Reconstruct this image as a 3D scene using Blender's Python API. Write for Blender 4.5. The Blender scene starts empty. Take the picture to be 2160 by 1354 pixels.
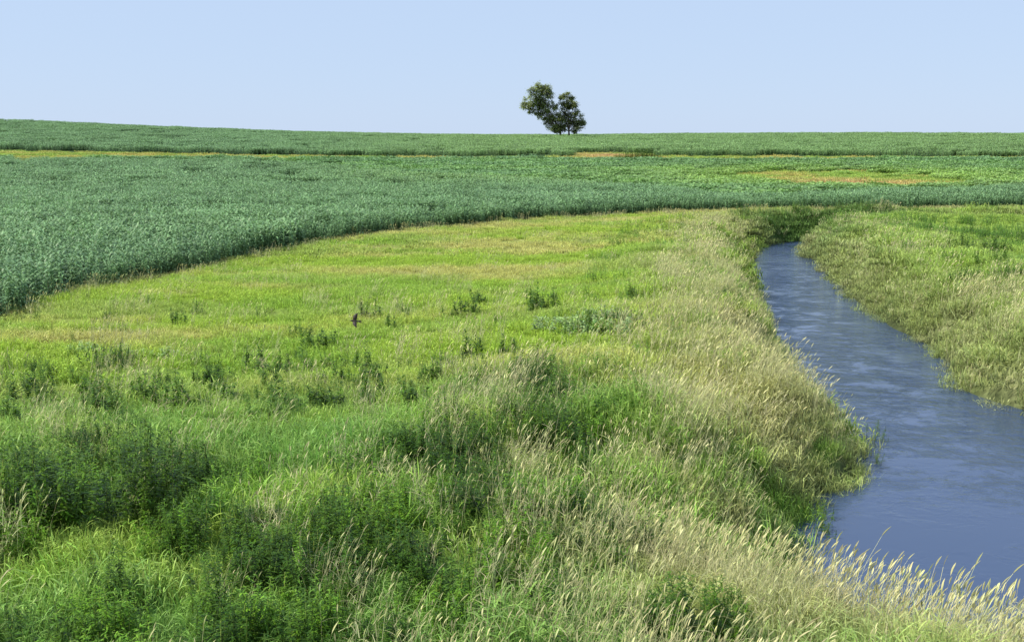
import bpy, math, numpy as np
from mathutils import Vector
rng=np.random.default_rng(7)
sc=bpy.context.scene
sc.view_settings.view_transform='Standard'; sc.view_settings.look='None'; sc.view_settings.exposure=0
COL=sc.collection
# ---------------------------------------------------------------- camera
CAMZ=6.0; F=2316.0; PITCH=math.atan(377/F)
cp,sp=math.cos(PITCH),math.sin(PITCH)
cam=bpy.data.objects.new("camera",bpy.data.cameras.new("camera"))
cam.data.lens=36*F/2160; cam.data.sensor_width=36; cam.data.clip_end=9000; cam.data.clip_start=0.1
cam.location=(0,0,CAMZ); cam.rotation_euler=(math.pi/2-PITCH,0,0)
COL.objects.link(cam); sc.camera=cam
def proj(x,y,z):
    dz=z-CAMZ; f=y*cp-dz*sp; u=y*sp+dz*cp
    f=np.maximum(f,0.1)
    return 1080+F*x/f, 677-F*u/f
def unproj(px,py,z):
    u=(px-1080)/F; v=(677-py)/F
    dy=cp+v*sp; dz=-sp+v*cp
    k=(z-CAMZ)/dz
    return np.array([u*k,dy*k])
# ---------------------------------------------------------------- noise
_tab=rng.random(65536)
def _h(i,j): return _tab[(i*7919+j*104729+((i*31)^(j*17))*13)&65535]
def vnoise(x,y):
    xi=np.floor(x).astype(np.int64); yi=np.floor(y).astype(np.int64)
    fx=x-xi; fy=y-yi; fx=fx*fx*(3-2*fx); fy=fy*fy*(3-2*fy)
    a=_h(xi,yi);b=_h(xi+1,yi);c=_h(xi,yi+1);d=_h(xi+1,yi+1)
    return (a*(1-fx)+b*fx)*(1-fy)+(c*(1-fx)+d*fx)*fy
def fbm(x,y,o=4):
    s=0;a=0.5;t=0
    for k in range(o):
        s=s+a*vnoise(x+17.3*k,y+9.1*k); t+=a; a*=0.5; x=x*2.03; y=y*2.03
    return s/t
def sst(a,b,x):
    t=np.clip((x-a)/(b-a),0,1); return t*t*(3-2*t)
# ---------------------------------------------------------------- river outline
Lp=[(2160,1350,-.7),(1990,1300,-.7),(1800,1238,-.7),(1705,1195,-.75),(1680,1120,-.9),(1685,1020,-1.1),(1735,994,-1.4),(1832,975,-1.6),(1815,900,-1.4),(1770,840,-1.2),(1700,795,-1.1),(1640,770,-1.15),(1672,735,-1.3),(1640,690,-1.2),(1605,640,-1.2),(1583,570,-1.1),(1576,512,-1.0)]
Rp=[(2160,868),(2090,850),(2010,820),(1990,780),(1985,740),(1930,715),(1880,690),(1808,640),(1755,578),(1675,522)]
L=[tuple(unproj(a,b,c)) for a,b,c in Lp]
R=[tuple(unproj(a,b,-1.95)) for a,b in Rp]
poly=[(70,-21),(34,-5),(17,5.0)]+L+[(20.0,86.5),(27,93),(45,95),(110,99),(110,95),(45,91.3),(28,89.3)]+R[::-1]+[(17,26),(21,20),(32,11),(70,-8)]
P=np.array(poly)
for _ in range(2):
    Q=np.roll(P,-1,axis=0); P=np.stack([P*0.82+Q*0.18,P*0.18+Q*0.82],1).reshape(-1,2)
def river_sd(x,y):
    out=np.full(x.shape,1e9); ins=np.zeros(x.shape,bool)
    A=P; B=np.roll(P,-1,axis=0)
    for a,b in zip(A,B):
        e=b-a; t=np.clip(((x-a[0])*e[0]+(y-a[1])*e[1])/(e@e),0,1)
        d=(x-a[0]-t*e[0])**2+(y-a[1]-t*e[1])**2
        out=np.minimum(out,d)
        c=(a[1]>y)!=(b[1]>y)
        with np.errstate(divide='ignore',invalid='ignore'):
            xx=(b[0]-a[0])*(y-a[1])/(b[1]-a[1]+1e-12)+a[0]
        ins^=c&(x<xx)
    out=np.sqrt(out); out[ins]*=-1
    return out
PY=np.array([-4000,100,130,160,200,222,240,300,360,400,500,700,1500,4000.])
PZ=np.array([0,0,.2,.9,2.1,3.0,3.6,5.3,6.9,7.3,6.5,4,0,-10.])
LX=np.array([-400,-168,-121,-75,-28,5,50,81,168,400.])
LZ=np.array([7.5,5.4,3.2,1.35,.25,0,.4,.75,.75,.6])
def prof(y): return sum(np.interp(y+o,PY,PZ) for o in (-8,-4,0,4,8))/5
def base_h(x,y):
    xa=x*360/np.maximum(np.abs(y),150)
    w=np.interp(y,[-100,100,195,222,360,800,2000],[0,0,.05,.22,1,1,0])
    lat=sum(np.interp(xa+o,LX,LZ) for o in (-20,-10,0,10,20))/5
    z=prof(y)+w*lat
    und=(fbm(x/9+3,y/9+5,3)-.5)*.6*np.interp(np.abs(y),[0,80,130,400],[1,.8,.4,.5])
    return z+und
def height(x,y,sd=None):
    x=np.asarray(x,float); y=np.asarray(y,float)
    if sd is None: sd=river_sd(x,y)
    z=base_h(x,y)
    z=z+.35*np.exp(-((sd-6)/2.6)**2)*(y<85)
    z=z+(fbm(x/2.6+8,y/3.2+2,3)-.5)*1.4*np.exp(-((sd-3.2)/2.6)**2)*(np.abs(y)<100)
    bw=2.9+1.6*(fbm(x/4+40,y/4,2)-.5)
    s=sst(0,1,np.clip((bw-sd)/(bw+1.2),0,1))
    return z*(1-s)+(-2.75)*s
def ground_at(px,py,extra=0.0):
    z=0.0
    for _ in range(12):
        x,y=unproj(px,py,min(z+extra,5.5)); z=.5*z+.5*float(height(np.array([x]),np.array([y]))[0])
    return x,y,z
# ---------------------------------------------------------------- crop zones
cbpx=[(0,648),(130,598),(400,556),(600,512),(830,478),(1100,454),(1400,440),(1800,435),(2160,430)]
cbw=[tuple(unproj(a,b,.35)) for a,b in cbpx]
cbx=np.array([-90,-45,-27]+[p[0] for p in cbw]+[120,400]); cby=np.array([12,24,32]+[p[1] for p in cbw]+[108,112])
def soy_edge(x,y):
    ang=x/np.maximum(y,1)
    return np.interp(ang,[-.46,-.2,-.12,0,.12,.2,.5],[203,198,165,150,132,116,136])+(fbm(x/12,y/12,2)-.5)*18
def zones(x,y):
    """0 meadow,1 corn,2 soy,3 dry grass strip"""
    yb=np.interp(x,cbx,cby)+(fbm(x/3,x*0+4,2)-.5)*1.2
    ang=x/np.maximum(y,1)
    z=np.zeros(x.shape,int)
    z[y>yb]=1
    z[(y>soy_edge(x,y))&(y<206)&(y>yb)]=2
    s0=np.interp(ang,[-.5,-.05,.12,.2,.5],[202,207,204,201,211]); s1=np.interp(ang,[-.5,.0,.06,.16,.5],[224,220,221,223,216])
    z[(y>s0)&(y<s1+(fbm(x/6,y*0,2)-.5)*3)]=3
    e1=((x-48)/15)**2+((y-156)/21)**2+(fbm(x/6,y/7,3)-.5)*2.0
    z[e1<.9]=3
    e2=((x-20)/9)**2+((y-228)/11)**2+(fbm(x/4,y/4,3)-.5)*.8
    z[e2<1]=3
    return z
# ---------------------------------------------------------------- colour (albedo) fields
C=lambda *a: np.array(a)
def mix(a,b,t): return a*(1-t[:,None])+b*t[:,None]
def grass_tint(x,y,sd):
    n=x.size
    n1=fbm(x/7,y/4,4); n2=fbm(x/2.2+9,y/1.6,3); st=fbm(x/12+2,y/2.6+7,4); n3=fbm(x/20+5,y/12,3)
    c=np.tile(C(.30,.55,.075),(n,1))
    c=mix(c,C(.23,.46,.105),sst(.48,.6,n1)*.7)
    c=mix(c,C(.50,.66,.13),sst(.45,.7,n2)*.6)
    far=sst(19,34,y+4*(n3-.5)*3)
    yel=mix(np.tile(C(.48,.68,.085),(n,1)),C(.72,.72,.22),sst(.46,.64,st))
    yel=mix(yel,C(.35,.60,.085),sst(.5,.66,n1)*.6)
    c=mix(c,yel,far)
    bank=np.exp(-((sd-2.0)/2.8)**2)
    nb=fbm(x/1.2+4,y/1.5+6,4)
    c=mix(c,C(.62,.63,.26),np.clip(bank*sst(.36,.6,nb)*.95,0,1))
    c=mix(c,C(.28,.50,.08),np.clip(bank*sst(.48,.34,nb)*.7,0,1))
    right=(x>river_cx(y)).astype(float)
    rc=mix(np.tile(C(.44,.64,.115),(n,1)),C(.23,.45,.075),sst(.5,.6,n1))
    rc=mix(rc,C(.54,.58,.25),np.clip(sst(3.6,1.0,sd)*.65+sst(.5,.7,n2)*.3*sst(9,5,sd),0,1))
    c=mix(c,rc,right)
    nearend=sst(18,13,y)*sst(6,3,sd)
    c=mix(c,C(.56,.58,.25),nearend*.7)
    yb=np.interp(x,cbx,cby)
    c=mix(c,C(.72,.64,.30),sst(2.2,.4,yb-y)*.7*sst(.3,.5,n2))
    c=mix(c,C(.17,.32,.07),sst(84,89,y)*sst(16,20,x)*sst(40,32,x)*sst(4.5,2.5,sd))
    return np.minimum(c,.8)
ryy=np.array([10]+[ (l[1]) for l in L]+[95]); rxx=np.array([30]+[l[0]+2.2 for l in L]+[22])
o=np.argsort(ryy); ryy=ryy[o]; rxx=rxx[o]
def river_cx(y): return np.interp(y,ryy,rxx)
def strip_tint(x,y):
    n1=fbm(x/6,y/3,3)
    c=mix(np.tile(C(.40,.58,.11),(x.size,1)),C(.64,.60,.17),sst(.4,.6,n1))
    e=np.exp(-(((x-44)/9)**2+((y-143)/8)**2))*1.0+.9*np.exp(-(((x-20)/7)**2+((y-226)/8)**2))
    return mix(c,C(.76,.50,.24),np.clip(e,0,1))
# ---------------------------------------------------------------- materials
def newmat(name):
    m=bpy.data.materials.new(name); m.use_nodes=True; nt=m.node_tree; nt.nodes.clear(); return m,nt
def N(nt,t,**k):
    n=nt.nodes.new(t)
    for a,b in k.items(): setattr(n,a,b)
    return n
def foliage(name,color=None,attr=None,trans=.3,rough=.55,tipcol=None,tipamt=0,basedark=.5,spec=.3,hue=.05,vlo=.5,vhi=1.4):
    m,nt=newmat(name); lk=nt.links.new
    out=N(nt,'ShaderNodeOutputMaterial')
    if attr:
        a=N(nt,'ShaderNodeAttribute',attribute_type='INSTANCER',attribute_name=attr); col=a.outputs['Color']
    else:
        a=N(nt,'ShaderNodeRGB'); a.outputs[0].default_value=(*color,1); col=a.outputs[0]
    t=N(nt,'ShaderNodeAttribute',attribute_type='GEOMETRY',attribute_name='t')
    r=N(nt,'ShaderNodeAttribute',attribute_type='GEOMETRY',attribute_name='rnd')
    oi=N(nt,'ShaderNodeObjectInfo')
    hs=N(nt,'ShaderNodeHueSaturation')
    mh=N(nt,'ShaderNodeMapRange'); mh.inputs['To Min'].default_value=.5-hue; mh.inputs['To Max'].default_value=.5+hue*.4
    lk(r.outputs['Fac'],mh.inputs['Value']); lk(mh.outputs[0],hs.inputs['Hue'])
    mv=N(nt,'ShaderNodeMapRange'); mv.inputs['To Min'].default_value=vlo; mv.inputs['To Max'].default_value=vhi
    ml=N(nt,'ShaderNodeMath',operation='MULTIPLY'); ml.inputs[1].default_value=7.31
    fr=N(nt,'ShaderNodeMath',operation='FRACT'); lk(r.outputs['Fac'],ml.inputs[0]); lk(ml.outputs[0],fr.inputs[0])
    lk(fr.outputs[0],mv.inputs['Value'])
    mo=N(nt,'ShaderNodeMapRange'); mo.inputs['To Min'].default_value=.85; mo.inputs['To Max'].default_value=1.15
    lk(oi.outputs['Random'],mo.inputs['Value'])
    mm=N(nt,'ShaderNodeMath',operation='MULTIPLY'); lk(mv.outputs[0],mm.inputs[0]); lk(mo.outputs[0],mm.inputs[1])
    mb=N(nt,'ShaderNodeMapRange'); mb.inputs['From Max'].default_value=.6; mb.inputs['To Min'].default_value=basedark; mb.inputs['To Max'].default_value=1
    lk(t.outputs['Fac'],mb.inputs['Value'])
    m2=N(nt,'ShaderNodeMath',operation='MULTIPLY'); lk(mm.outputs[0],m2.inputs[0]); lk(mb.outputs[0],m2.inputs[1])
    lk(m2.outputs[0],hs.inputs['Value']); lk(col,hs.inputs['Color'])
    c=hs.outputs[0]
    if tipcol:
        mx=N(nt,'ShaderNodeMix',data_type='RGBA'); mx.inputs['B'].default_value=(*tipcol,1)
        mr=N(nt,'ShaderNodeMapRange'); mr.inputs['From Min'].default_value=.45; mr.inputs['To Max'].default_value=tipamt
        lk(t.outputs['Fac'],mr.inputs['Value']); lk(mr.outputs[0],mx.inputs['Factor']); lk(c,mx.inputs['A']); c=mx.outputs['Result']
    p=N(nt,'ShaderNodeBsdfPrincipled'); p.inputs['Roughness'].default_value=rough; p.inputs['Specular IOR Level'].default_value=spec
    tr=N(nt,'ShaderNodeBsdfTranslucent'); ms=N(nt,'ShaderNodeMixShader'); ms.inputs[0].default_value=trans
    lk(c,p.inputs['Base Color']); lk(c,tr.inputs['Color']); lk(p.outputs[0],ms.inputs[1]); lk(tr.outputs[0],ms.inputs[2]); lk(ms.outputs[0],out.inputs[0])
    return m
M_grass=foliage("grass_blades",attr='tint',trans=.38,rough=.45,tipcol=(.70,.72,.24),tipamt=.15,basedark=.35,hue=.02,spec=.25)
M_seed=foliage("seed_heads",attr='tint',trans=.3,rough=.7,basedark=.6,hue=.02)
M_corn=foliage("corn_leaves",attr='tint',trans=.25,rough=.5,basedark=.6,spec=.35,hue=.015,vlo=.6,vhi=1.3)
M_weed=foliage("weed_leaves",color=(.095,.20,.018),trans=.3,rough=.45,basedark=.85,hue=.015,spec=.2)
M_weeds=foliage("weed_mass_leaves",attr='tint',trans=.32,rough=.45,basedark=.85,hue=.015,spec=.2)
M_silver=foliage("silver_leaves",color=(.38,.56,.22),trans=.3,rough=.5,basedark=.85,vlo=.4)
M_tree=foliage("tree_leaves",color=(.36,.42,.16),trans=.38,rough=.55,basedark=.9,hue=.01)
M_stalk=foliage("stalks",color=(.20,.28,.06),trans=.05,rough=.6)
# ---------------------------------------------------------------- ribbon geometry
class Geo:
    def __init__(s): s.v=[];s.f=[];s.t=[];s.r=[];s.m=[];s.n=0
    def ribbons(s,p0,d0,Ln,W,g=0.3,side=None,S=3,profile='blade',wind=None,mat=0,tlo=0,thi=1):
        n=len(p0); Ln=np.broadcast_to(Ln,(n,)); W=np.broadcast_to(W,(n,)); g=np.broadcast_to(g,(n,))
        d0=d0/np.linalg.norm(d0,axis=1,keepdims=True)
        if side is None:
            side=np.cross(d0,np.tile([0,0,1.],(n,1))); side+=1e-4
        side=side/np.linalg.norm(side,axis=1,keepdims=True)
        ts=np.linspace(0,1,S+1); vs=[]
        for t in ts:
            c=p0+d0*(Ln*t)[:,None]+np.array([0,0,-1.])*(g*Ln*t*t)[:,None]
            if wind is not None: c=c+wind*(Ln*t*t)[:,None]
            w={'blade':(1-t*.92)**.7,'leaf':max(.12,math.sin(math.pi*(t*.86+.1))),'const':1.0-.4*t,'spindle':max(.1,math.sin(math.pi*t)**.6 if 0<t<1 else .1)}[profile]
            vs+= [c-side*(W*w*.5)[:,None], c+side*(W*w*.5)[:,None]]
        V=np.stack(vs,1)
        k=2*(S+1); s.v.append(V.reshape(-1,3))
        b=(np.arange(n)*k)[:,None]+s.n
        q=[]
        for i in range(S): q.append(np.concatenate([b+2*i,b+2*i+1,b+2*i+3,b+2*i+2],1))
        s.f.append(np.stack(q,1).reshape(-1,4)); s.m.append(np.full(n*S,mat))
        s.t.append(np.tile(np.repeat(tlo+(thi-tlo)*ts,2),n)); s.r.append(np.repeat(rng.random(n),k)); s.n+=n*k
    def tube(s,pts,rad,seg=7,mat=0):
        pts=[Vector(p) for p in pts]; V=[]
        for i,p in enumerate(pts):
            d=(pts[min(i+1,len(pts)-1)]-pts[max(i-1,0)]).normalized()
            if abs(d.z)<.99: a=d.cross(Vector((0,0,1))).normalized()
            else: a=Vector((1,0,0))
            b=d.cross(a)
            for k in range(seg):
                th=2*math.pi*k/seg; V.append(p+(a*math.cos(th)+b*math.sin(th))*rad[i])
        q=[]
        for i in range(len(pts)-1):
            for k in range(seg):
                q.append([s.n+i*seg+k,s.n+i*seg+(k+1)%seg,s.n+(i+1)*seg+(k+1)%seg,s.n+(i+1)*seg+k])
        s.v.append(np.array([tuple(v) for v in V])); s.f.append(np.array(q)); s.m.append(np.full(len(q),mat))
        s.t.append(np.full(len(V),.5)); s.r.append(np.full(len(V),.5)); s.n+=len(V)
    def mesh(s,name,mats):
        V=np.concatenate(s.v); Fa=np.concatenate(s.f)
        me=bpy.data.meshes.new(name); me.vertices.add(len(V)); me.vertices.foreach_set('co',V.astype(np.float32).ravel())
        me.loops.add(Fa.size); me.loops.foreach_set('vertex_index',Fa.astype(np.int32).ravel())
        me.polygons.add(len(Fa)); me.polygons.foreach_set('loop_start',np.arange(0,Fa.size,4,dtype=np.int32))
        me.polygons.foreach_set('material_index',np.concatenate(s.m).astype(np.int32))
        for nm,arr in (('t',s.t),('rnd',s.r)):
            a=me.attributes.new(nm,'FLOAT','POINT'); a.data.foreach_set('value',np.concatenate(arr).astype(np.float32))
        for m in mats: me.materials.append(m)
        me.update(calc_edges=True); me.shade_smooth()
        return me
def disc(n,r):
    a=rng.random(n)*2*math.pi; q=r*np.sqrt(rng.random(n)); return np.stack([q*np.cos(a),q*np.sin(a),np.zeros(n)],1)
def headings(n,el0,el1):
    a=rng.random(n)*2*math.pi; e=np.radians(rng.uniform(el0,el1,n))
    return np.stack([np.cos(a)*np.cos(e),np.sin(a)*np.cos(e),np.sin(e)],1)
def rside(n):
    a=rng.random(n)*2*math.pi; return np.stack([np.cos(a),np.sin(a),np.zeros(n)],1)
WIND=np.array([.2,-.03,0])
def grass_patch(n,r,h0,h1,w,S):
    g=Geo(); h=h0+(h1-h0)*rng.random(n)**1.3
    g.ribbons(disc(n,r),headings(n,48,86),h,rng.uniform(.6,1.4,n)*w,g=rng.uniform(0,.5,n),side=rside(n),S=S,wind=WIND*.2)
    m=n//6; p=disc(m,r); p[:,2]=rng.uniform(.25,.6,m)*h1
    g.ribbons(p,headings(m,15,60),rng.uniform(.35,.6,m)*h1,rng.uniform(.8,1.3,m)*w,g=rng.uniform(.2,.7,m),S=S,profile='leaf',tlo=.5,thi=1)
    return g.mesh("grass_tuft",[M_grass])
def seed_patch(n,r,h0,h1,fat=1.0):
    g=Geo(); p=disc(n,r); d=headings(n,74,88); h=rng.uniform(h0,h1,n)
    w=WIND*rng.uniform(-.1,1.4,n)[:,None]
    g.ribbons(p,d,h,.005*fat,g=.03,side=rside(n),S=3,profile='const',wind=w)
    tip=p+d*h[:,None]+w*h[:,None]-np.array([0,0,1.])*(.03*h)[:,None]
    dd=d+2*w; hl=rng.uniform(.08,.15,n)
    for k in range(2):
        sd=rside(n); g.ribbons(tip,dd,hl,rng.uniform(.012,.019,n)*fat,g=.1,side=sd,S=4,profile='spindle',wind=WIND*.8,tlo=.8,thi=1)
    m=n*2; i=rng.integers(0,n,m); hh=h[i]*rng.uniform(.3,.7,m)
    g.ribbons(p[i]+d[i]*hh[:,None],headings(m,30,65),rng.uniform(.15,.3,m),.010*fat,g=.35,S=3,tlo=.2,thi=.4)
    return g.mesh("seed_grass",[M_seed])
def corn_plant(g,p,H,nl,S,wf=1.0):
    g.ribbons(np.array([p]),np.array([[.02,0,1.]]),H*.88,.035*wf,g=0,side=rside(1),S=1,profile='const',mat=0,tlo=.0,thi=.4)
    zs=np.linspace(.15,.92,nl)*H; a0=rng.random()*6.28
    a=a0+np.arange(nl)*math.pi+rng.normal(0,.5,nl); e=np.radians(np.linspace(30,50,nl)+rng.normal(0,9,nl))
    d=np.stack([np.cos(a)*np.cos(e),np.sin(a)*np.cos(e),np.sin(e)],1)
    p0=np.array(p)+np.stack([0*zs,0*zs,zs],1)
    for i in range(nl):
        q=slice(i,i+1); tt=.1+.75*zs[i]/H
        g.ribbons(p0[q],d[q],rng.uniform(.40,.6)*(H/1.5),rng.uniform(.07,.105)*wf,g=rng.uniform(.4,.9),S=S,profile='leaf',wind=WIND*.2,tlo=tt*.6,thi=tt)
def corn_single():
    g=Geo(); corn_plant(g,(0,0,0),rng.uniform(1.15,1.3),12,4,1.0); return g.mesh("corn_plant",[M_corn])
def corn_patch(size,n,S,nl,wf):
    g=Geo()
    for k in range(n):
        x,y=rng.uniform(-size/2,size/2,2); corn_plant(g,(x,y,0),rng.uniform(1.15,1.38),nl,S,wf)
    return g.mesh("corn_block",[M_corn])
def soy_patch():
    g=Geo(); n=700; p=np.stack([rng.uniform(-1.7,1.7,n),rng.uniform(-1.7,1.7,n),rng.uniform(.1,.75,n)],1)
    g.ribbons(p,headings(n,0,60),rng.uniform(.2,.4,n),rng.uniform(.18,.27,n),g=.4,S=2,profile='leaf',tlo=.7,thi=1); return g.mesh("soy_block",[M_corn])
def weed_mesh(name,stalks,r,h0,h1,mat,nl=34,ll=.13,lw=.028,spread=1.0):
    g=Geo(); 
    for k in range(stalks):
        b=disc(1,r)[0]; H=rng.uniform(h0,h1)*(1-.35*(np.hypot(b[0],b[1])/max(r,.01))**2)
        d=headings(1,76,89)[0]+np.array([b[0],b[1],0])*.25*spread; d/=np.linalg.norm(d)
        g.ribbons(np.array([b]),d[None],H,.012,g=0,side=rside(1),S=2,profile='const',mat=1)
        u=rng.uniform(.1,1,nl)**.8; p=b+d*(u*H)[:,None]; dv=headings(nl,0,50)
        sz=(1.15-.55*u)
        g.ribbons(p,dv,ll*sz*rng.uniform(.8,1.3,nl),lw*sz*1.2,g=rng.uniform(.15,.6,nl),S=3,profile='leaf',mat=0,tlo=.4,thi=1)
    return g.mesh(name,[mat,M_stalk])
# ---------------------------------------------------------------- scatter
def source(name,meshes):
    c=bpy.data.collections.new(name)
    for i,m in enumerate(meshes):
        ob=bpy.data.objects.new("%s.%03d"%(name,i),m); c.objects.link(ob)
    return c
def scatter(name,src,x,y,z,scl,tint,nvar,label,tilt=.06,idx=None,spin=None):
    n=len(x); me=bpy.data.meshes.new(name); me.vertices.add(n)
    me.vertices.foreach_set('co',np.stack([x,y,z],1).astype(np.float32).ravel())
    rz=rng.uniform(-.7,.7,n) if spin is None else rng.uniform(-spin,spin,n)
    rot=np.stack([rng.normal(0,tilt,n),rng.normal(0,tilt,n),rz],1)
    def at(nm,ty,key,arr):
        a=me.attributes.new(nm,ty,'POINT'); a.data.foreach_set(key,arr.ravel())
    at('irot','FLOAT_VECTOR','vector',rot.astype(np.float32))
    at('iscl','FLOAT','value',np.asarray(scl,np.float32)*np.ones(n,np.float32))
    at('iidx','INT','value',(rng.integers(0,nvar,n) if idx is None else idx).astype(np.int32))
    at('tint','FLOAT_COLOR','color',np.concatenate([tint,np.ones((n,1))],1).astype(np.float32))
    ob=bpy.data.objects.new(name,me); COL.objects.link(ob)
    ng=bpy.data.node_groups.new(name,'GeometryNodeTree')
    ng.interface.new_socket('Geometry',in_out='INPUT',socket_type='NodeSocketGeometry')
    ng.interface.new_socket('Geometry',in_out='OUTPUT',socket_type='NodeSocketGeometry')
    gi=ng.nodes.new('NodeGroupInput'); go=ng.nodes.new('NodeGroupOutput')
    ci=ng.nodes.new('GeometryNodeCollectionInfo'); ci.inputs['Collection'].default_value=src
    ci.inputs['Separate Children'].default_value=True; ci.inputs['Reset Children'].default_value=True
    ip=ng.nodes.new('GeometryNodeInstanceOnPoints'); ip.inputs['Pick Instance'].default_value=True
    def na(nm,ty):
        k=ng.nodes.new('GeometryNodeInputNamedAttribute'); k.data_type=ty; k.inputs['Name'].default_value=nm; return k.outputs['Attribute']
    e=ng.nodes.new('FunctionNodeEulerToRotation')
    lk=ng.links.new
    lk(gi.outputs[0],ip.inputs['Points']); lk(ci.outputs[0],ip.inputs['Instance']); lk(na('iidx','INT'),ip.inputs['Instance Index'])
    lk(na('irot','FLOAT_VECTOR'),e.inputs[0]); lk(e.outputs[0],ip.inputs['Rotation']); lk(na('iscl','FLOAT'),ip.inputs['Scale'])
    lk(ip.outputs[0],go.inputs[0])
    md=ob.modifiers.new('scatter','NODES'); md.node_group=ng
    ob["kind"]="stuff"; ob["label"]=label; ob["category"]=name.split('_')[-1]
    return ob
def cand(r0,r1,dens,amax=.56):
    n=int(amax*(r1*r1-r0*r0)*dens)
    r=np.sqrt(rng.uniform(r0*r0,r1*r1,n)); a=rng.uniform(-amax,amax,n)
    return r*np.sin(a),r*np.cos(a)
WM=[]
for (a,b,ra,rb,s) in [(120,1050,190,100,1.1),(330,1020,100,95,1.1),(700,1200,450,150,1.1),(1050,1090,260,120,.95),(300,1330,400,100,1.0),(1150,900,150,95,1.0),(1120,1330,120,40,.6),(1450,1340,170,45,.9),(940,970,150,65,.8),(420,1130,230,75,.85)]:
    x,y=unproj(a,b,.3); x2,_=unproj(a+ra,b,.3); _,y2=unproj(a,b-rb,.3); WM.append((x,y,x2-x,y2-y,s))
def weed_mask(x,y):
    m=np.zeros(x.shape)
    for (cx,cy,rx,ry,s) in WM: m=np.maximum(m,s*np.exp(-(((x-cx)/rx)**2+((y-cy)/ry)**2)*1.1))
    return np.clip(m+(fbm(x/1.2,y/1.2,3)-.5)*1.9,0,1)
# ---- grass
lods=[(5,14,11,[(110,.42,.22,.58,.014,4)]*4),(14,28,8,[(110,.5,.22,.55,.018,3)]*4),(28,58,5.5,[(120,.62,.2,.46,.024,3)]*3),(58,118,2.6,[(120,.9,.18,.42,.045,2)]*3)]
meshes=[]; lists=[]; off=0
for (r0,r1,dens,args) in lods:
    for a in args: meshes.append(grass_patch(*a))
    x,y=cand(r0,r1,dens); sd=river_sd(x,y); zn=zones(x,y)
    edge=np.interp(x,cbx,cby)
    k=(sd>-.05)&((zn==0)|(y<edge+.7)); x,y,sd=x[k],y[k],sd[k]
    z=height(x,y,sd); z=np.maximum(z,-2.12)
    wm=weed_mask(x,y) if r0<40 else 0*x
    am=1.05-.5*sst(18,32,y)*sst(5,9,sd)
    scl=.5+.15*sst(18,32,y)*sst(5,9,sd)+am*fbm(x/1.3,y/1.3,3)+.25*np.exp(-((sd-2.2)/1.8)**2)-.2*sst(20,40,y)*sst(5,8,sd)
    scl=scl*(1-.3*(wm>.5))*(1-.15*sst(1.2,.2,sd))
    lists.append((x,y,z-.05,scl,grass_tint(x,y,sd),rng.integers(0,len(args),len(x))+off)); off+=len(args)
X,Y,Z,SC,TI,IX=[np.concatenate(q) for q in zip(*lists)]
src=source("grass_tuft",meshes)
scatter("meadow_grass",src,X,Y,Z,SC,TI,1,"lush uncut green and yellow meadow grass covering the creek banks",idx=IX,spin=3.14,tilt=.12)
# ---- strip grass
src=source("strip_grass_tuft",[grass_patch(120,1.2,.2,.42,.09,2) for _ in range(2)])
n=26000; x=rng.uniform(-150,160,n); y=rng.uniform(125,245,n); k=(zones(x,y)==3)&(np.abs(x/y)<.56); x,y=x[k],y[k]
scatter("waterway_grass",src,x,y,height(x,y),rng.uniform(.6,1.3,len(x)),strip_tint(x,y),2,"strip of dry yellowish grass running between the crop fields",spin=3.14)
# ---- seed heads
meshes=[seed_patch(16,.42,.6,.95) for _ in range(5)]+[seed_patch(24,.65,.65,.9,1.4) for _ in range(4)]+[seed_patch(20,1.0,.5,.7,2.5) for _ in range(2)]
src=source("seed_grass",meshes); lists=[]
for r0,r1,dens,i0,i1 in ((6,24,7,0,5),(24,50,3.4,5,9),(50,105,1.2,9,11)):
    x,y=cand(r0,r1,dens); sd=river_sd(x,y); yb=np.interp(x,cbx,cby)
    px,py=proj(x,y,.8)
    d=.85*np.exp(-((sd-2.2)/2.0)**2)
    d=np.maximum(d,.42*sst(750,1250,px)*sst(600,850,py)*(x<river_cx(y)))
    d=np.maximum(d,.05*sst(25,40,y)); d=np.maximum(d,.04)
    d=np.maximum(d,.5*sst(2.2,.5,yb-y))
    d=np.where((x>river_cx(y))&(y>20),np.maximum(d*.5,.03),d)
    d=d*(.2+1.8*sst(.36,.62,fbm(x/1.2+4,y/1.5+6,4)))
    d=np.where((y>83)&(x>15)&(x<50),d*.2,d)
    corner=sst(19,15,y)*sst(4.5,2.5,sd)*sst(3,5,x); d=np.maximum(d,.5*corner)
    k=(rng.random(len(x))<d)&(sd>.4)&(y<yb+.3); x,y,sd,corner=x[k],y[k],sd[k],corner[k]
    ti=mix(np.tile(C(.82,.76,.41),(len(x),1)),C(.62,.64,.29),rng.random(len(x)))
    lists.append((x,y,height(x,y,sd)-.03,rng.uniform(.8,1.2,len(x))*(1-.3*sst(30,50,y)*(sd>5))*(1-.2*sst(2,.5,sd)*(corner<.3))*(1+.15*corner),ti,rng.integers(i0,i1,len(x))))
X,Y,Z,SC,TI,IX=[np.concatenate(q) for q in zip(*lists)]
scatter("meadow_seed_grass",src,X,Y,Z,SC,TI,1,"straw coloured seed heads of tall reed grass on the creek bank",tilt=.1,idx=IX)
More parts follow.
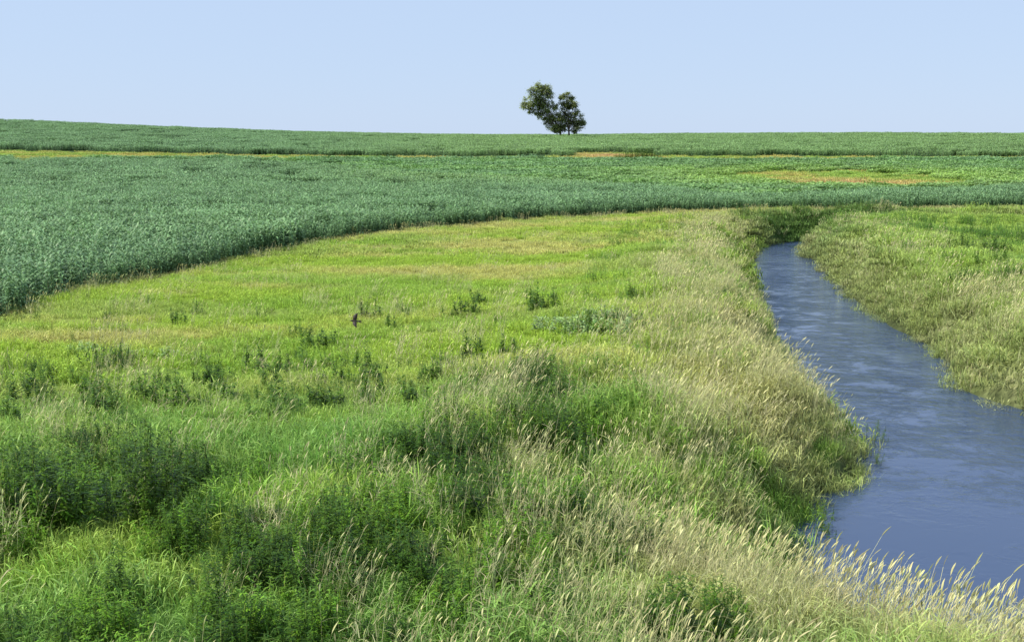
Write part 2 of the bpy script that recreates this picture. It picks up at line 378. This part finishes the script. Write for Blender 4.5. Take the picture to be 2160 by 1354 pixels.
# ---- weed mass
src=source("weed_clump",[weed_mesh("weed_clump",6,.3,.5,.82,M_weeds,nl=38,ll=.11,lw=.026) for _ in range(6)])
x,y=cand(6,34,9); k=(rng.random(len(x))<(sst(.45,.58,weed_mask(x,y))))&(river_sd(x,y)>2); x,y=x[k],y[k]
x2,y2=cand(17,52,4.0); px,py=proj(x2,y2,.3)
k=(fbm(x2/2.2+30,y2/1.2+3,3)>.53)&(px<1400)&(py>600)&(py<960)&(rng.random(len(x2))<.08+.47*(py>750)*(py<890)*(px<1000))&(river_sd(x2,y2)>3); xb,yb2=x2[k],y2[k]
ti=mix(np.tile(C(.17,.35,.03),(len(x),1)),C(.06,.145,.014),sst(.38,.54,fbm(x/.9,y/.9,3)))
tb=np.tile(C(.085,.19,.022),(len(xb),1)); sc1=rng.uniform(.6,1.1,len(x)); scb=rng.uniform(.45,.85,len(xb))
x3,y3=cand(28,95,1.2); sd3=river_sd(x3,y3); k=(x3>river_cx(y3)+1)&(sd3>2.5)&(fbm(x3/5+3,y3/3,3)>.58)&(y3<np.interp(x3,cbx,cby)-2); x3,y3=x3[k],y3[k]
x4=rng.uniform(17,36,700); y4=rng.uniform(86,101,700); sd4=river_sd(x4,y4); k=(sd4>.3)&(sd4<3.6)&(y4>88); x4,y4=x4[k],y4[k]
x5,y5=cand(18,80,2.5); sd5=river_sd(x5,y5); k=(x5<river_cx(y5))&(sd5>2.2)&(sd5<8)&(fbm(x5/1.2+4,y5/1.5+6,4)<.44)&(rng.random(len(x5))<.3); x5,y5=x5[k],y5[k]
X=np.concatenate([x,xb,x3,x4,x5]); Y=np.concatenate([y,yb2,y3,y4,y5])
TI=np.concatenate([ti,tb,np.tile(C(.16,.33,.04),(len(x3),1)),np.tile(C(.14,.28,.05),(len(x4),1)),np.tile(C(.20,.39,.045),(len(x5),1))])
SC=np.concatenate([sc1,scb,rng.uniform(.7,1.3,len(x3)),rng.uniform(.9,1.5,len(x4)),rng.uniform(.6,1.1,len(x5))])
scatter("weed_undergrowth",src,X,Y,height(X,Y),SC,TI,6,"dark green leafy broadleaf weeds growing thickly among the grass",spin=3.14)
print("weeds",len(X))
# ---- corn
def corn_tint(x,y):
    n1=fbm(x/14,y/14,3)
    c=mix(np.tile(C(.205,.36,.155),(x.size,1)),C(.235,.41,.165),n1)
    return mix(c,C(.27,.44,.14),sst(118,150,y)*sst(-.25,0,x/y)*.8)
def corn_scale(x,y):
    s=rng.uniform(.92,1.08,len(x))
    e=soy_edge(x,y)-y
    s*=1-.45*sst(14,0,np.where(y<206,e,99))
    d=y-np.interp(x,cbx,cby); s*=1-.28*sst(3.5,0,d)*(y<115)
    return s
meshes=[corn_single() for _ in range(8)]+[corn_patch(2.4,34,3,9,1.2) for _ in range(4)]+[corn_patch(4.5,80,2,7,2.2) for _ in range(4)]
src=source("corn_plant",meshes); lists=[]
for r0,r1,dens,i0,i1 in ((30,62,8.0,0,8),(62,130,.34,8,12),(130,400,.085,12,16)):
    x,y=cand(r0,r1,dens,.54); k=zones(x,y)==1; x,y=x[k],y[k]
    sd=river_sd(x,y); m=sd>2; x,y,sd=x[m],y[m],sd[m]
    if i0>0:
        w=1.0 if i0==8 else 2.0; k=(zones(x,y-w)==1)&(zones(x,y+w)==1)&(zones(x-w,y)==1); x,y,sd=x[k],y[k],sd[k]
    lists.append((x,y,height(x,y,sd),corn_scale(x,y),corn_tint(x,y),rng.integers(i0,i1,len(x))))
ex=np.repeat(np.linspace(-30,60,900),6); ey=np.interp(ex,cbx,cby)+rng.uniform(.2,3.0,ex.size)+(fbm(ex/2,ex*0,3)-.5)*1.4; ex=ex+rng.normal(0,.1,ex.size)
k=np.abs(ex/ey)<.58; ex,ey=ex[k],ey[k]
lists.append((ex,ey,height(ex,ey),corn_scale(ex,ey)*rng.uniform(.85,1.05,len(ex)),corn_tint(ex,ey),rng.integers(0,8,len(ex))))
X,Y,Z,SC,TI,IX=[np.concatenate(q) for q in zip(*lists)]
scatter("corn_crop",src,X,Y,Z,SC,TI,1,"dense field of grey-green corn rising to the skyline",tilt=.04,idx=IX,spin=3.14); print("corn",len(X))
src=source("soy_block",[soy_patch() for _ in range(3)])
n=40000; x=rng.uniform(-130,130,n); y=rng.uniform(112,208,n); k=(zones(x,y)==2)&(np.abs(x/y)<.56); x,y=x[k],y[k]
k=rng.random(len(x))<.3; x,y=x[k],y[k]
ti=mix(np.tile(C(.24,.43,.13),(len(x),1)),C(.195,.36,.135),sst(.35,.6,fbm(x/14,y/6,3)))
near=np.exp(-(((x-46)/26)**2+((y-156)/24)**2)); ti=mix(ti,C(.42,.60,.10),near*.8)
scatter("soybean_crop",src,x,y,height(x,y),rng.uniform(.7,1.3,len(x))*(1-.4*near),ti,3,"low bright green soybean rows beside the corn",spin=3.14)
# ---------------------------------------------------------------- ground sheet
def axis(segs):
    out=[segs[0][0]]
    for a,b,st in segs: out+=list(np.linspace(a,b,max(2,int((b-a)/st)+1))[1:])
    return np.array(out)
ax=axis([(-4000,-400,400),(-400,-60,12),(-60,-20,2),(-20,50,.45),(50,100,2),(100,400,12),(400,4000,400)])
ay=axis([(-400,0,20),(0,8,1),(8,105,.45),(105,260,2),(260,480,6),(480,1000,40),(1000,4500,350)])
GX,GY=np.meshgrid(ax,ay); gx=GX.ravel(); gy=GY.ravel(); sdg=river_sd(gx,gy); gz=height(gx,gy,sdg)
nx,ny=len(ax),len(ay); idx=np.arange(nx*ny).reshape(ny,nx)
Fq=np.stack([idx[:-1,:-1],idx[:-1,1:],idx[1:,1:],idx[1:,:-1]],-1).reshape(-1,4)
me=bpy.data.meshes.new("ground"); me.vertices.add(len(gx)); me.vertices.foreach_set('co',np.stack([gx,gy,gz],1).astype(np.float32).ravel())
me.loops.add(Fq.size); me.loops.foreach_set('vertex_index',Fq.astype(np.int32).ravel()); me.polygons.add(len(Fq)); me.polygons.foreach_set('loop_start',np.arange(0,Fq.size,4,dtype=np.int32))
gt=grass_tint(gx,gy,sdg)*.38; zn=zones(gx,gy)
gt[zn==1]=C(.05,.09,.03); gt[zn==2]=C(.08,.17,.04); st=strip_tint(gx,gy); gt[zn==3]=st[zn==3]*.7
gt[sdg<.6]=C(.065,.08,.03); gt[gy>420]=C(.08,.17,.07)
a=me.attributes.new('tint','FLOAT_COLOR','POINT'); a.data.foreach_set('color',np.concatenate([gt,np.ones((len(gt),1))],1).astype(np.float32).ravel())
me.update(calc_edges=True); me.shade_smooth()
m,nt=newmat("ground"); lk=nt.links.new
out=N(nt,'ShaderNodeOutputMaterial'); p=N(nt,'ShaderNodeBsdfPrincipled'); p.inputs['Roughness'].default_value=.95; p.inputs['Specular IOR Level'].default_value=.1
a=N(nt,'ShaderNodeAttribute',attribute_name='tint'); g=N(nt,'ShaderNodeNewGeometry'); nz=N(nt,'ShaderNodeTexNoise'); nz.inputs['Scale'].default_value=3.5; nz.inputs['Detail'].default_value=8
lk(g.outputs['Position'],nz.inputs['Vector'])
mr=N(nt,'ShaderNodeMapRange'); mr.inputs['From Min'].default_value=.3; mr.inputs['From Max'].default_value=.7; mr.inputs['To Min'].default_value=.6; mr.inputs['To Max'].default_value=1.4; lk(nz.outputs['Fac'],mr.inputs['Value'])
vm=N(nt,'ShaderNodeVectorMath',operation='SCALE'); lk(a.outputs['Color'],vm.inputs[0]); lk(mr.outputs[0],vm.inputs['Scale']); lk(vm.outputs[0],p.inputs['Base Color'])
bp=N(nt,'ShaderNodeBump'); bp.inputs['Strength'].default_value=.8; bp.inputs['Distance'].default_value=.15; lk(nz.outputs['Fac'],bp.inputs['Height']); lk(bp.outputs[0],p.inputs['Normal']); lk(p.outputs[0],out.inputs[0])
me.materials.append(m); ob=bpy.data.objects.new("ground",me); COL.objects.link(ob); ob["kind"]="structure"; ob["label"]="rolling farmland ground cut by a creek channel"; ob["category"]="ground"
# ---------------------------------------------------------------- water
wx=np.arange(0,112,1.0); wy=np.arange(-24,104,1.0); WX,WY=np.meshgrid(wx,wy); wsd=river_sd(WX.ravel(),WY.ravel()).reshape(WX.shape)
idx=np.arange(WX.size).reshape(WX.shape)
keep=np.minimum.reduce([wsd[:-1,:-1],wsd[:-1,1:],wsd[1:,1:],wsd[1:,:-1]])<1.6
Fq=np.stack([idx[:-1,:-1],idx[:-1,1:],idx[1:,1:],idx[1:,:-1]],-1)[keep]
me=bpy.data.meshes.new("water"); me.from_pydata(np.stack([WX.ravel(),WY.ravel(),np.full(WX.size,-2.0)],1).tolist(),[],Fq.tolist())
import bmesh
b=bmesh.new(); b.from_mesh(me); bmesh.ops.delete(b,geom=[v for v in b.verts if not v.link_faces],context='VERTS'); b.to_mesh(me); b.free()
m,nt=newmat("water"); lk=nt.links.new
out=N(nt,'ShaderNodeOutputMaterial'); p=N(nt,'ShaderNodeBsdfPrincipled'); p.inputs['Roughness'].default_value=.06; p.inputs['IOR'].default_value=1.42
p.inputs['Base Color'].default_value=(.04,.068,.14,1)
g=N(nt,'ShaderNodeNewGeometry')
mp=N(nt,'ShaderNodeMapping'); mp.inputs['Rotation'].default_value=(0,0,.2); mp.inputs['Scale'].default_value=(.8,1.0,1); lk(g.outputs['Position'],mp.inputs['Vector'])
n1=N(nt,'ShaderNodeTexNoise'); n1.inputs['Scale'].default_value=2.2; n1.inputs['Detail'].default_value=5; n1.inputs['Roughness'].default_value=.62; n1.inputs['Distortion'].default_value=.5; lk(mp.outputs[0],n1.inputs['Vector'])
mp2=N(nt,'ShaderNodeMapping'); mp2.inputs['Rotation'].default_value=(0,0,-.15); mp2.inputs['Scale'].default_value=(.55,.7,1); lk(g.outputs['Position'],mp2.inputs['Vector'])
n2=N(nt,'ShaderNodeTexNoise'); n2.inputs['Scale'].default_value=.8; n2.inputs['Detail'].default_value=8; n2.inputs['Roughness'].default_value=.76; n2.inputs['Distortion'].default_value=.4; lk(mp2.outputs[0],n2.inputs['Vector'])
sx=N(nt,'ShaderNodeSeparateXYZ'); lk(g.outputs['Position'],sx.inputs[0])
my=N(nt,'ShaderNodeMapRange'); my.inputs['From Min'].default_value=23; my.inputs['From Max'].default_value=34; my.inputs['To Min'].default_value=.16; my.inputs['To Max'].default_value=1; lk(sx.outputs['Y'],my.inputs['Value'])
mr=N(nt,'ShaderNodeMapRange'); mr.inputs['From Min'].default_value=.43; mr.inputs['From Max'].default_value=.55; mr.inputs['To Min'].default_value=.1; mr.inputs['To Max'].default_value=1.0; lk(n2.outputs['Fac'],mr.inputs['Value'])
mu=N(nt,'ShaderNodeMath',operation='MULTIPLY'); lk(my.outputs[0],mu.inputs[0]); lk(mr.outputs[0],mu.inputs[1])
bp=N(nt,'ShaderNodeBump'); bp.inputs['Distance'].default_value=.28; lk(mu.outputs[0],bp.inputs['Strength']); lk(n1.outputs['Fac'],bp.inputs['Height']); lk(bp.outputs[0],p.inputs['Normal']); lk(p.outputs[0],out.inputs[0])
me.materials.append(m); ob=bpy.data.objects.new("water",me); COL.objects.link(ob); ob["kind"]="structure"; ob["label"]="narrow winding blue creek rippled by wind"; ob["category"]="water"
# ---------------------------------------------------------------- trees
m_bark,nt=newmat("bark"); out=N(nt,'ShaderNodeOutputMaterial'); p=N(nt,'ShaderNodeBsdfPrincipled'); p.inputs['Roughness'].default_value=.9
nz=N(nt,'ShaderNodeTexNoise'); nz.inputs['Scale'].default_value=6; cr=N(nt,'ShaderNodeValToRGB'); cr.color_ramp.elements[0].color=(.09,.07,.05,1); cr.color_ramp.elements[1].color=(.22,.18,.13,1)
nt.links.new(nz.outputs['Fac'],cr.inputs[0]); nt.links.new(cr.outputs[0],p.inputs['Base Color']); nt.links.new(p.outputs[0],out.inputs[0])
TD=352.0; PXM=TD/F*1.0
def tree(px0,blobs,trunk_r,label,nleaf):
    bx=(px0-1080)*PXM; bz=float(height(np.array([bx]),np.array([TD]))[0])
    zt=lambda py: CAMZ+(300-py)*PXM-bz
    root=bpy.data.objects.new("tree",None); root.location=(bx,TD,bz); COL.objects.link(root)
    root["label"]=label; root["category"]="tree"; root["group"]="trees on the skyline"
    g=Geo(); lf=Geo(); fork=zt(276)
    g.tube([(0,0,-.3),(.1,0,fork*.5),(0,0,fork)],[trunk_r*1.25,trunk_r,trunk_r*.85],9)
    tot=sum(b[2]**2 for b in blobs)
    for (a,b,r) in blobs:
        c=np.array([(a-px0)*PXM,rng.normal(0,1.8),zt(b)]); rr=r*PXM
        mid=(c*.5+np.array([0,0,fork*.6])+rng.normal(0,.4,3))
        g.tube([(0,0,fork*.8),tuple(mid),tuple(c)],[trunk_r*.42,trunk_r*.24,.05],6)
        for k in range(5):
            e=c+rng.normal(0,1,3)*rr*.4; s=mid*.35+c*.65
            g.tube([tuple(s),tuple((s+e)/2+rng.normal(0,.15,3)),tuple(e)],[.07,.04,.02],5)
        n=int(nleaf*r*r/tot); nc=max(8,int(r*1.2))
        cd=rng.normal(0,1,(nc,3)); cd/=np.linalg.norm(cd,axis=1,keepdims=True); cc=c+cd*rr*(rng.random(nc)**.5)[:,None]*.95
        cs=rng.uniform(.5,1.0,nc)*rr*.36
        i=rng.integers(0,nc,n); pp=cc[i]+rng.normal(0,1,(n,3))*cs[i][:,None]*np.array([.8,.8,.65])
        pp[:,2]=np.maximum(pp[:,2],1.0)
        lf.ribbons(pp,headings(n,-30,40),rng.uniform(.35,.6,n),rng.uniform(.25,.42,n),g=.2,S=2,profile='leaf',tlo=.6,thi=1)
    for nm,me in (("trunk",g.mesh("trunk",[m_bark])),("crown",lf.mesh("crown",[M_tree]))):
        o=bpy.data.objects.new(nm,me); COL.objects.link(o); o.parent=root
tree(1180,[(1136,190,12),(1150,192,12),(1124,203,15),(1110,222,14),(1128,222,17),(1146,212,18),(1150,232,17),(1164,246,15),(1138,242,14),(1160,262,13),(1168,226,10),(1155,202,11),(1172,268,12),(1120,236,10),(1150,252,11),(1168,274,9)],.34,"larger leafy tree leaning over beside its neighbour on the ridge",17000)
tree(1198,[(1190,205,10),(1184,217,11),(1203,209,11),(1208,224,12),(1196,226,14),(1190,242,14),(1212,243,13),(1222,256,12),(1188,258,14),(1178,271,11),(1204,256,14),(1216,268,12),(1226,264,9),(1180,250,12),(1186,274,9),(1210,274,9)],.3,"smaller round tree with forked trunk on the corn ridge",14500)
# ---------------------------------------------------------------- individual weeds
weed_meshes=[weed_mesh("weed_plant",11,.36,.75,1.2,M_weed,nl=60,ll=.13,lw=.028) for _ in range(5)]
slim=[weed_mesh("weed_stalk",6,.26,.45,.8,M_weed,nl=45,ll=.14,lw=.035) for _ in range(4)]
big=[weed_mesh("bush",30,.9,.9,1.5,M_weed,nl=60,ll=.17,lw=.04) for _ in range(3)]
silver=[weed_mesh("silver_weed",14,.55,.3,.45,M_silver,nl=22,ll=.14,lw=.055) for _ in range(2)]
def put(name,me,px,py,s,label,cat,grp,sink=.05):
    x,y,z=ground_at(px,py)
    o=bpy.data.objects.new(name,me); o.location=(x,y,z-sink); o.rotation_euler=(0,0,rng.uniform(0,6.28)); o.scale=(s*rng.uniform(.9,1.1),)*2+(s*rng.uniform(.85,1.15),)
    COL.objects.link(o); o["label"]=label; o["category"]=cat; o["group"]=grp
for a,b,s in [(60,1085,1.1),(130,1095,1.2),(185,1060,1.0),(300,1080,1.25),(345,1050,1.1),(285,1020,1.0),(30,1020,.9),(100,1010,.9),(410,1130,.8),(520,1150,.8),(660,1340,.7),(360,1150,.8),(240,1250,.7),(450,1290,.8),(10,1090,1.1),(325,1100,1.1),(600,1180,.7),(760,1150,.7),(1150,900,.8),(1100,880,.8),(1190,920,.8),(1130,925,.8),(1450,1345,.8),(1520,1345,.7)]:
    put("bushy_weed",weed_meshes[rng.integers(5)],a,b+25,s*1.12,"tall dark green bushy weed standing in the grass","weed","tall leafy weeds in the meadow")
for a,b in [(190,810),(240,850),(95,850),(330,820),(420,800),(430,850),(560,790),(570,860),(600,790),(690,715),(740,800),(770,850),(870,850),(920,670),(1000,650),(990,800),(1110,640),(1155,640),(1340,630),(670,800),(780,790),(380,690),(480,815),(150,890),(20,880),(300,800),(590,820),(1060,740),(915,800),(740,775),(250,870),(450,800),(985,645),(1150,630),(820,680),(520,850),(110,820),(200,860),(700,860),(640,850),(40,840),(350,855),(280,845)]:
    for k in range(1 if rng.random()<.3 else 2):
        put("low_weed",slim[rng.integers(4)],a+rng.normal(0,18),b+12+rng.normal(0,8),rng.uniform(.75,1.35),"small dark leafy weed poking above the meadow grass","weed","small dark weeds dotted over the meadow")
for k in range(16):
    put("silver_weed",silver[rng.integers(2)],rng.uniform(1130,1330),rng.uniform(668,708),rng.uniform(.8,1.2),"pale silvery broad-leaved weed on the bank top","weed","silvery weeds on the bank",sink=.02)
for k in range(7):
    put("silver_weed",silver[rng.integers(2)],rng.uniform(150,440),rng.uniform(738,760),rng.uniform(.5,.8),"pale broad-leaved weed low in the meadow","weed","pale weeds in the meadow",sink=0)
for a,b,s in [(1545,475,1.0),(1575,488,1.1),(1600,493,1.1),(1625,496,1.0),(1650,488,1.0),(1680,480,1.0),(1710,478,1.0),(1740,475,.9),(1560,462,.8),(1610,475,.9),(1640,470,1.),(2030,525,1.0),(2070,530,1.1),(2110,527,1.0),(2060,500,.9),(1895,570,.8),(2040,600,1.),(1490,610,.7),(1530,640,.8),(1470,590,.7),(2090,560,1.),(1980,640,.8),(2130,590,1.0),(2010,560,.9)]:
    put("green_bush",big[rng.integers(3)],a,b,s*.8,"dense dark green bush on the creek bank","bush","bushes along the creek bank",sink=.2)
for a,s in [(1300,1.0),(1318,1.4),(1338,1.7),(1355,1.7),(1370,1.4),(1384,1.0)]:
    y=214.+rng.uniform(-1,1); x=(a-1080)*y/F; z=float(height(np.array([x]),np.array([y]))[0])
    o=bpy.data.objects.new("green_bush",big[rng.integers(3)]); o.location=(x,y,z-.1); o.scale=(s,)*3; COL.objects.link(o); o["label"]="dark low bush at the edge of the upper corn"; o["category"]="bush"; o["group"]="bushes by the upper field"
wt=[weed_mesh("water_weed",7,.25,.4,.7,M_weed,nl=20,ll=.10,lw=.02) for _ in range(2)]
for a,b,s in [(1845,905,1.0),(1858,918,.7),(1735,1105,1.0),(1740,1120,.8),(1730,1080,1.),(1850,965,.8),(1725,1060,.7)]:
    x,y=unproj(a,b+12,-2.0); o=bpy.data.objects.new("water_weed",wt[rng.integers(2)]); o.location=(x,y,-2.15); o.scale=(s,)*3; COL.objects.link(o)
    o["label"]="small leafy weed standing in the creek shallows"; o["category"]="weed"; o["group"]="weeds in the creek shallows"
# ---------------------------------------------------------------- bird
def bird():
    bm=bmesh.new()
    def ring(cx,rz,ry,cz=0,n=10): return [bm.verts.new((cx,ry*math.cos(2*math.pi*k/n),cz+rz*math.sin(2*math.pi*k/n))) for k in range(n)]
    st=[(-.105,.002,.002,.0),(-.088,.006,.006,.0),(-.078,.016,.015,.002),(-.062,.021,.019,.004),(-.04,.02,.019,0),(-.015,.028,.026,-.003),(.02,.026,.025,-.003),(.055,.014,.016,0),(.08,.006,.016,.002),(.125,.003,.026,.003)]
    rs=[ring(a,b,c,d) for a,b,c,d in st]
    for q,r in zip(rs,rs[1:]):
        for k in range(10): bm.faces.new((q[k],q[(k+1)%10],r[(k+1)%10],r[k]))
    bm.faces.new(rs[0][::-1]); bm.faces.new(rs[-1])
    for s in (1,-1):
        secs=[]
        for (y,z,x0,x1,th) in [(.012,.008,-.035,.035,.008),(.06,.04,-.045,.045,.006),(.10,.055,-.035,.045,.004),(.14,.06,.0,.05,.003),(.165,.06,.05,.06,.001)]:
            secs.append([bm.verts.new((x0,s*y,z)),bm.verts.new(((x0+x1)/2,s*y,z+th)),bm.verts.new((x1,s*y,z)),bm.verts.new(((x0+x1)/2,s*y,z-th*.5))])
        for q,r in zip(secs,secs[1:]):
            for k in range(4): bm.faces.new((q[k],q[(k+1)%4],r[(k+1)%4],r[k]))
        bm.faces.new(secs[-1]); bm.faces.new(secs[0][::-1])
        t=[bm.verts.new(v) for v in ((.11,s*.002,.004),(.11,s*.024,.004),(.175,s*.034,.006),(.125,s*.004,.005))]; bm.faces.new(t)
    bmesh.ops.recalc_face_normals(bm,faces=bm.faces); me=bpy.data.meshes.new("bird"); bm.to_mesh(me); bm.free(); me.shade_smooth(); return me
m,nt=newmat("feathers"); out=N(nt,'ShaderNodeOutputMaterial'); p=N(nt,'ShaderNodeBsdfPrincipled'); p.inputs['Roughness'].default_value=.7
nz=N(nt,'ShaderNodeTexNoise'); nz.inputs['Scale'].default_value=25; cr=N(nt,'ShaderNodeValToRGB'); cr.color_ramp.elements[0].color=(.02,.015,.012,1); cr.color_ramp.elements[1].color=(.09,.065,.045,1)
nt.links.new(nz.outputs['Fac'],cr.inputs[0]); nt.links.new(cr.outputs[0],p.inputs['Base Color']); nt.links.new(p.outputs[0],out.inputs[0])
me=bird(); me.materials.append(m); o=bpy.data.objects.new("bird",me); x,y=unproj(748,677,2.3)
o.location=(x,y,2.3); o.rotation_euler=(math.radians(62),math.radians(8),math.radians(12)); COL.objects.link(o); o["label"]="small dark brown bird flying low over the meadow"; o["category"]="bird"
# ---------------------------------------------------------------- light
el=math.radians(50); S=Vector((-.9,-.15,0)).normalized()*math.cos(el)+Vector((0,0,math.sin(el)))
sun=bpy.data.objects.new("sun",bpy.data.lights.new("sun",'SUN')); sun.data.energy=5.0; sun.data.angle=math.radians(.53); sun.data.color=(1,.955,.86)
sun.rotation_euler=S.to_track_quat('Z','Y').to_euler(); COL.objects.link(sun)
w=bpy.data.worlds.new("World"); sc.world=w; w.use_nodes=True; nt=w.node_tree; bg=nt.nodes['Background']
sky=nt.nodes.new('ShaderNodeTexSky'); sky.sky_type='NISHITA'; sky.sun_disc=False; sky.sun_elevation=el; sky.sun_rotation=math.atan2(S.x,S.y)
sky.air_density=1.0; sky.dust_density=.3; sky.ozone_density=2.0
mx=nt.nodes.new('ShaderNodeMix'); mx.data_type='RGBA'; mx.inputs['Factor'].default_value=.88
mx.inputs['B'].default_value=(.545/.15,.69/.15,.935/.15,1)
nt.links.new(sky.outputs[0],mx.inputs['A']); nt.links.new(mx.outputs['Result'],bg.inputs['Color']); bg.inputs['Strength'].default_value=.15
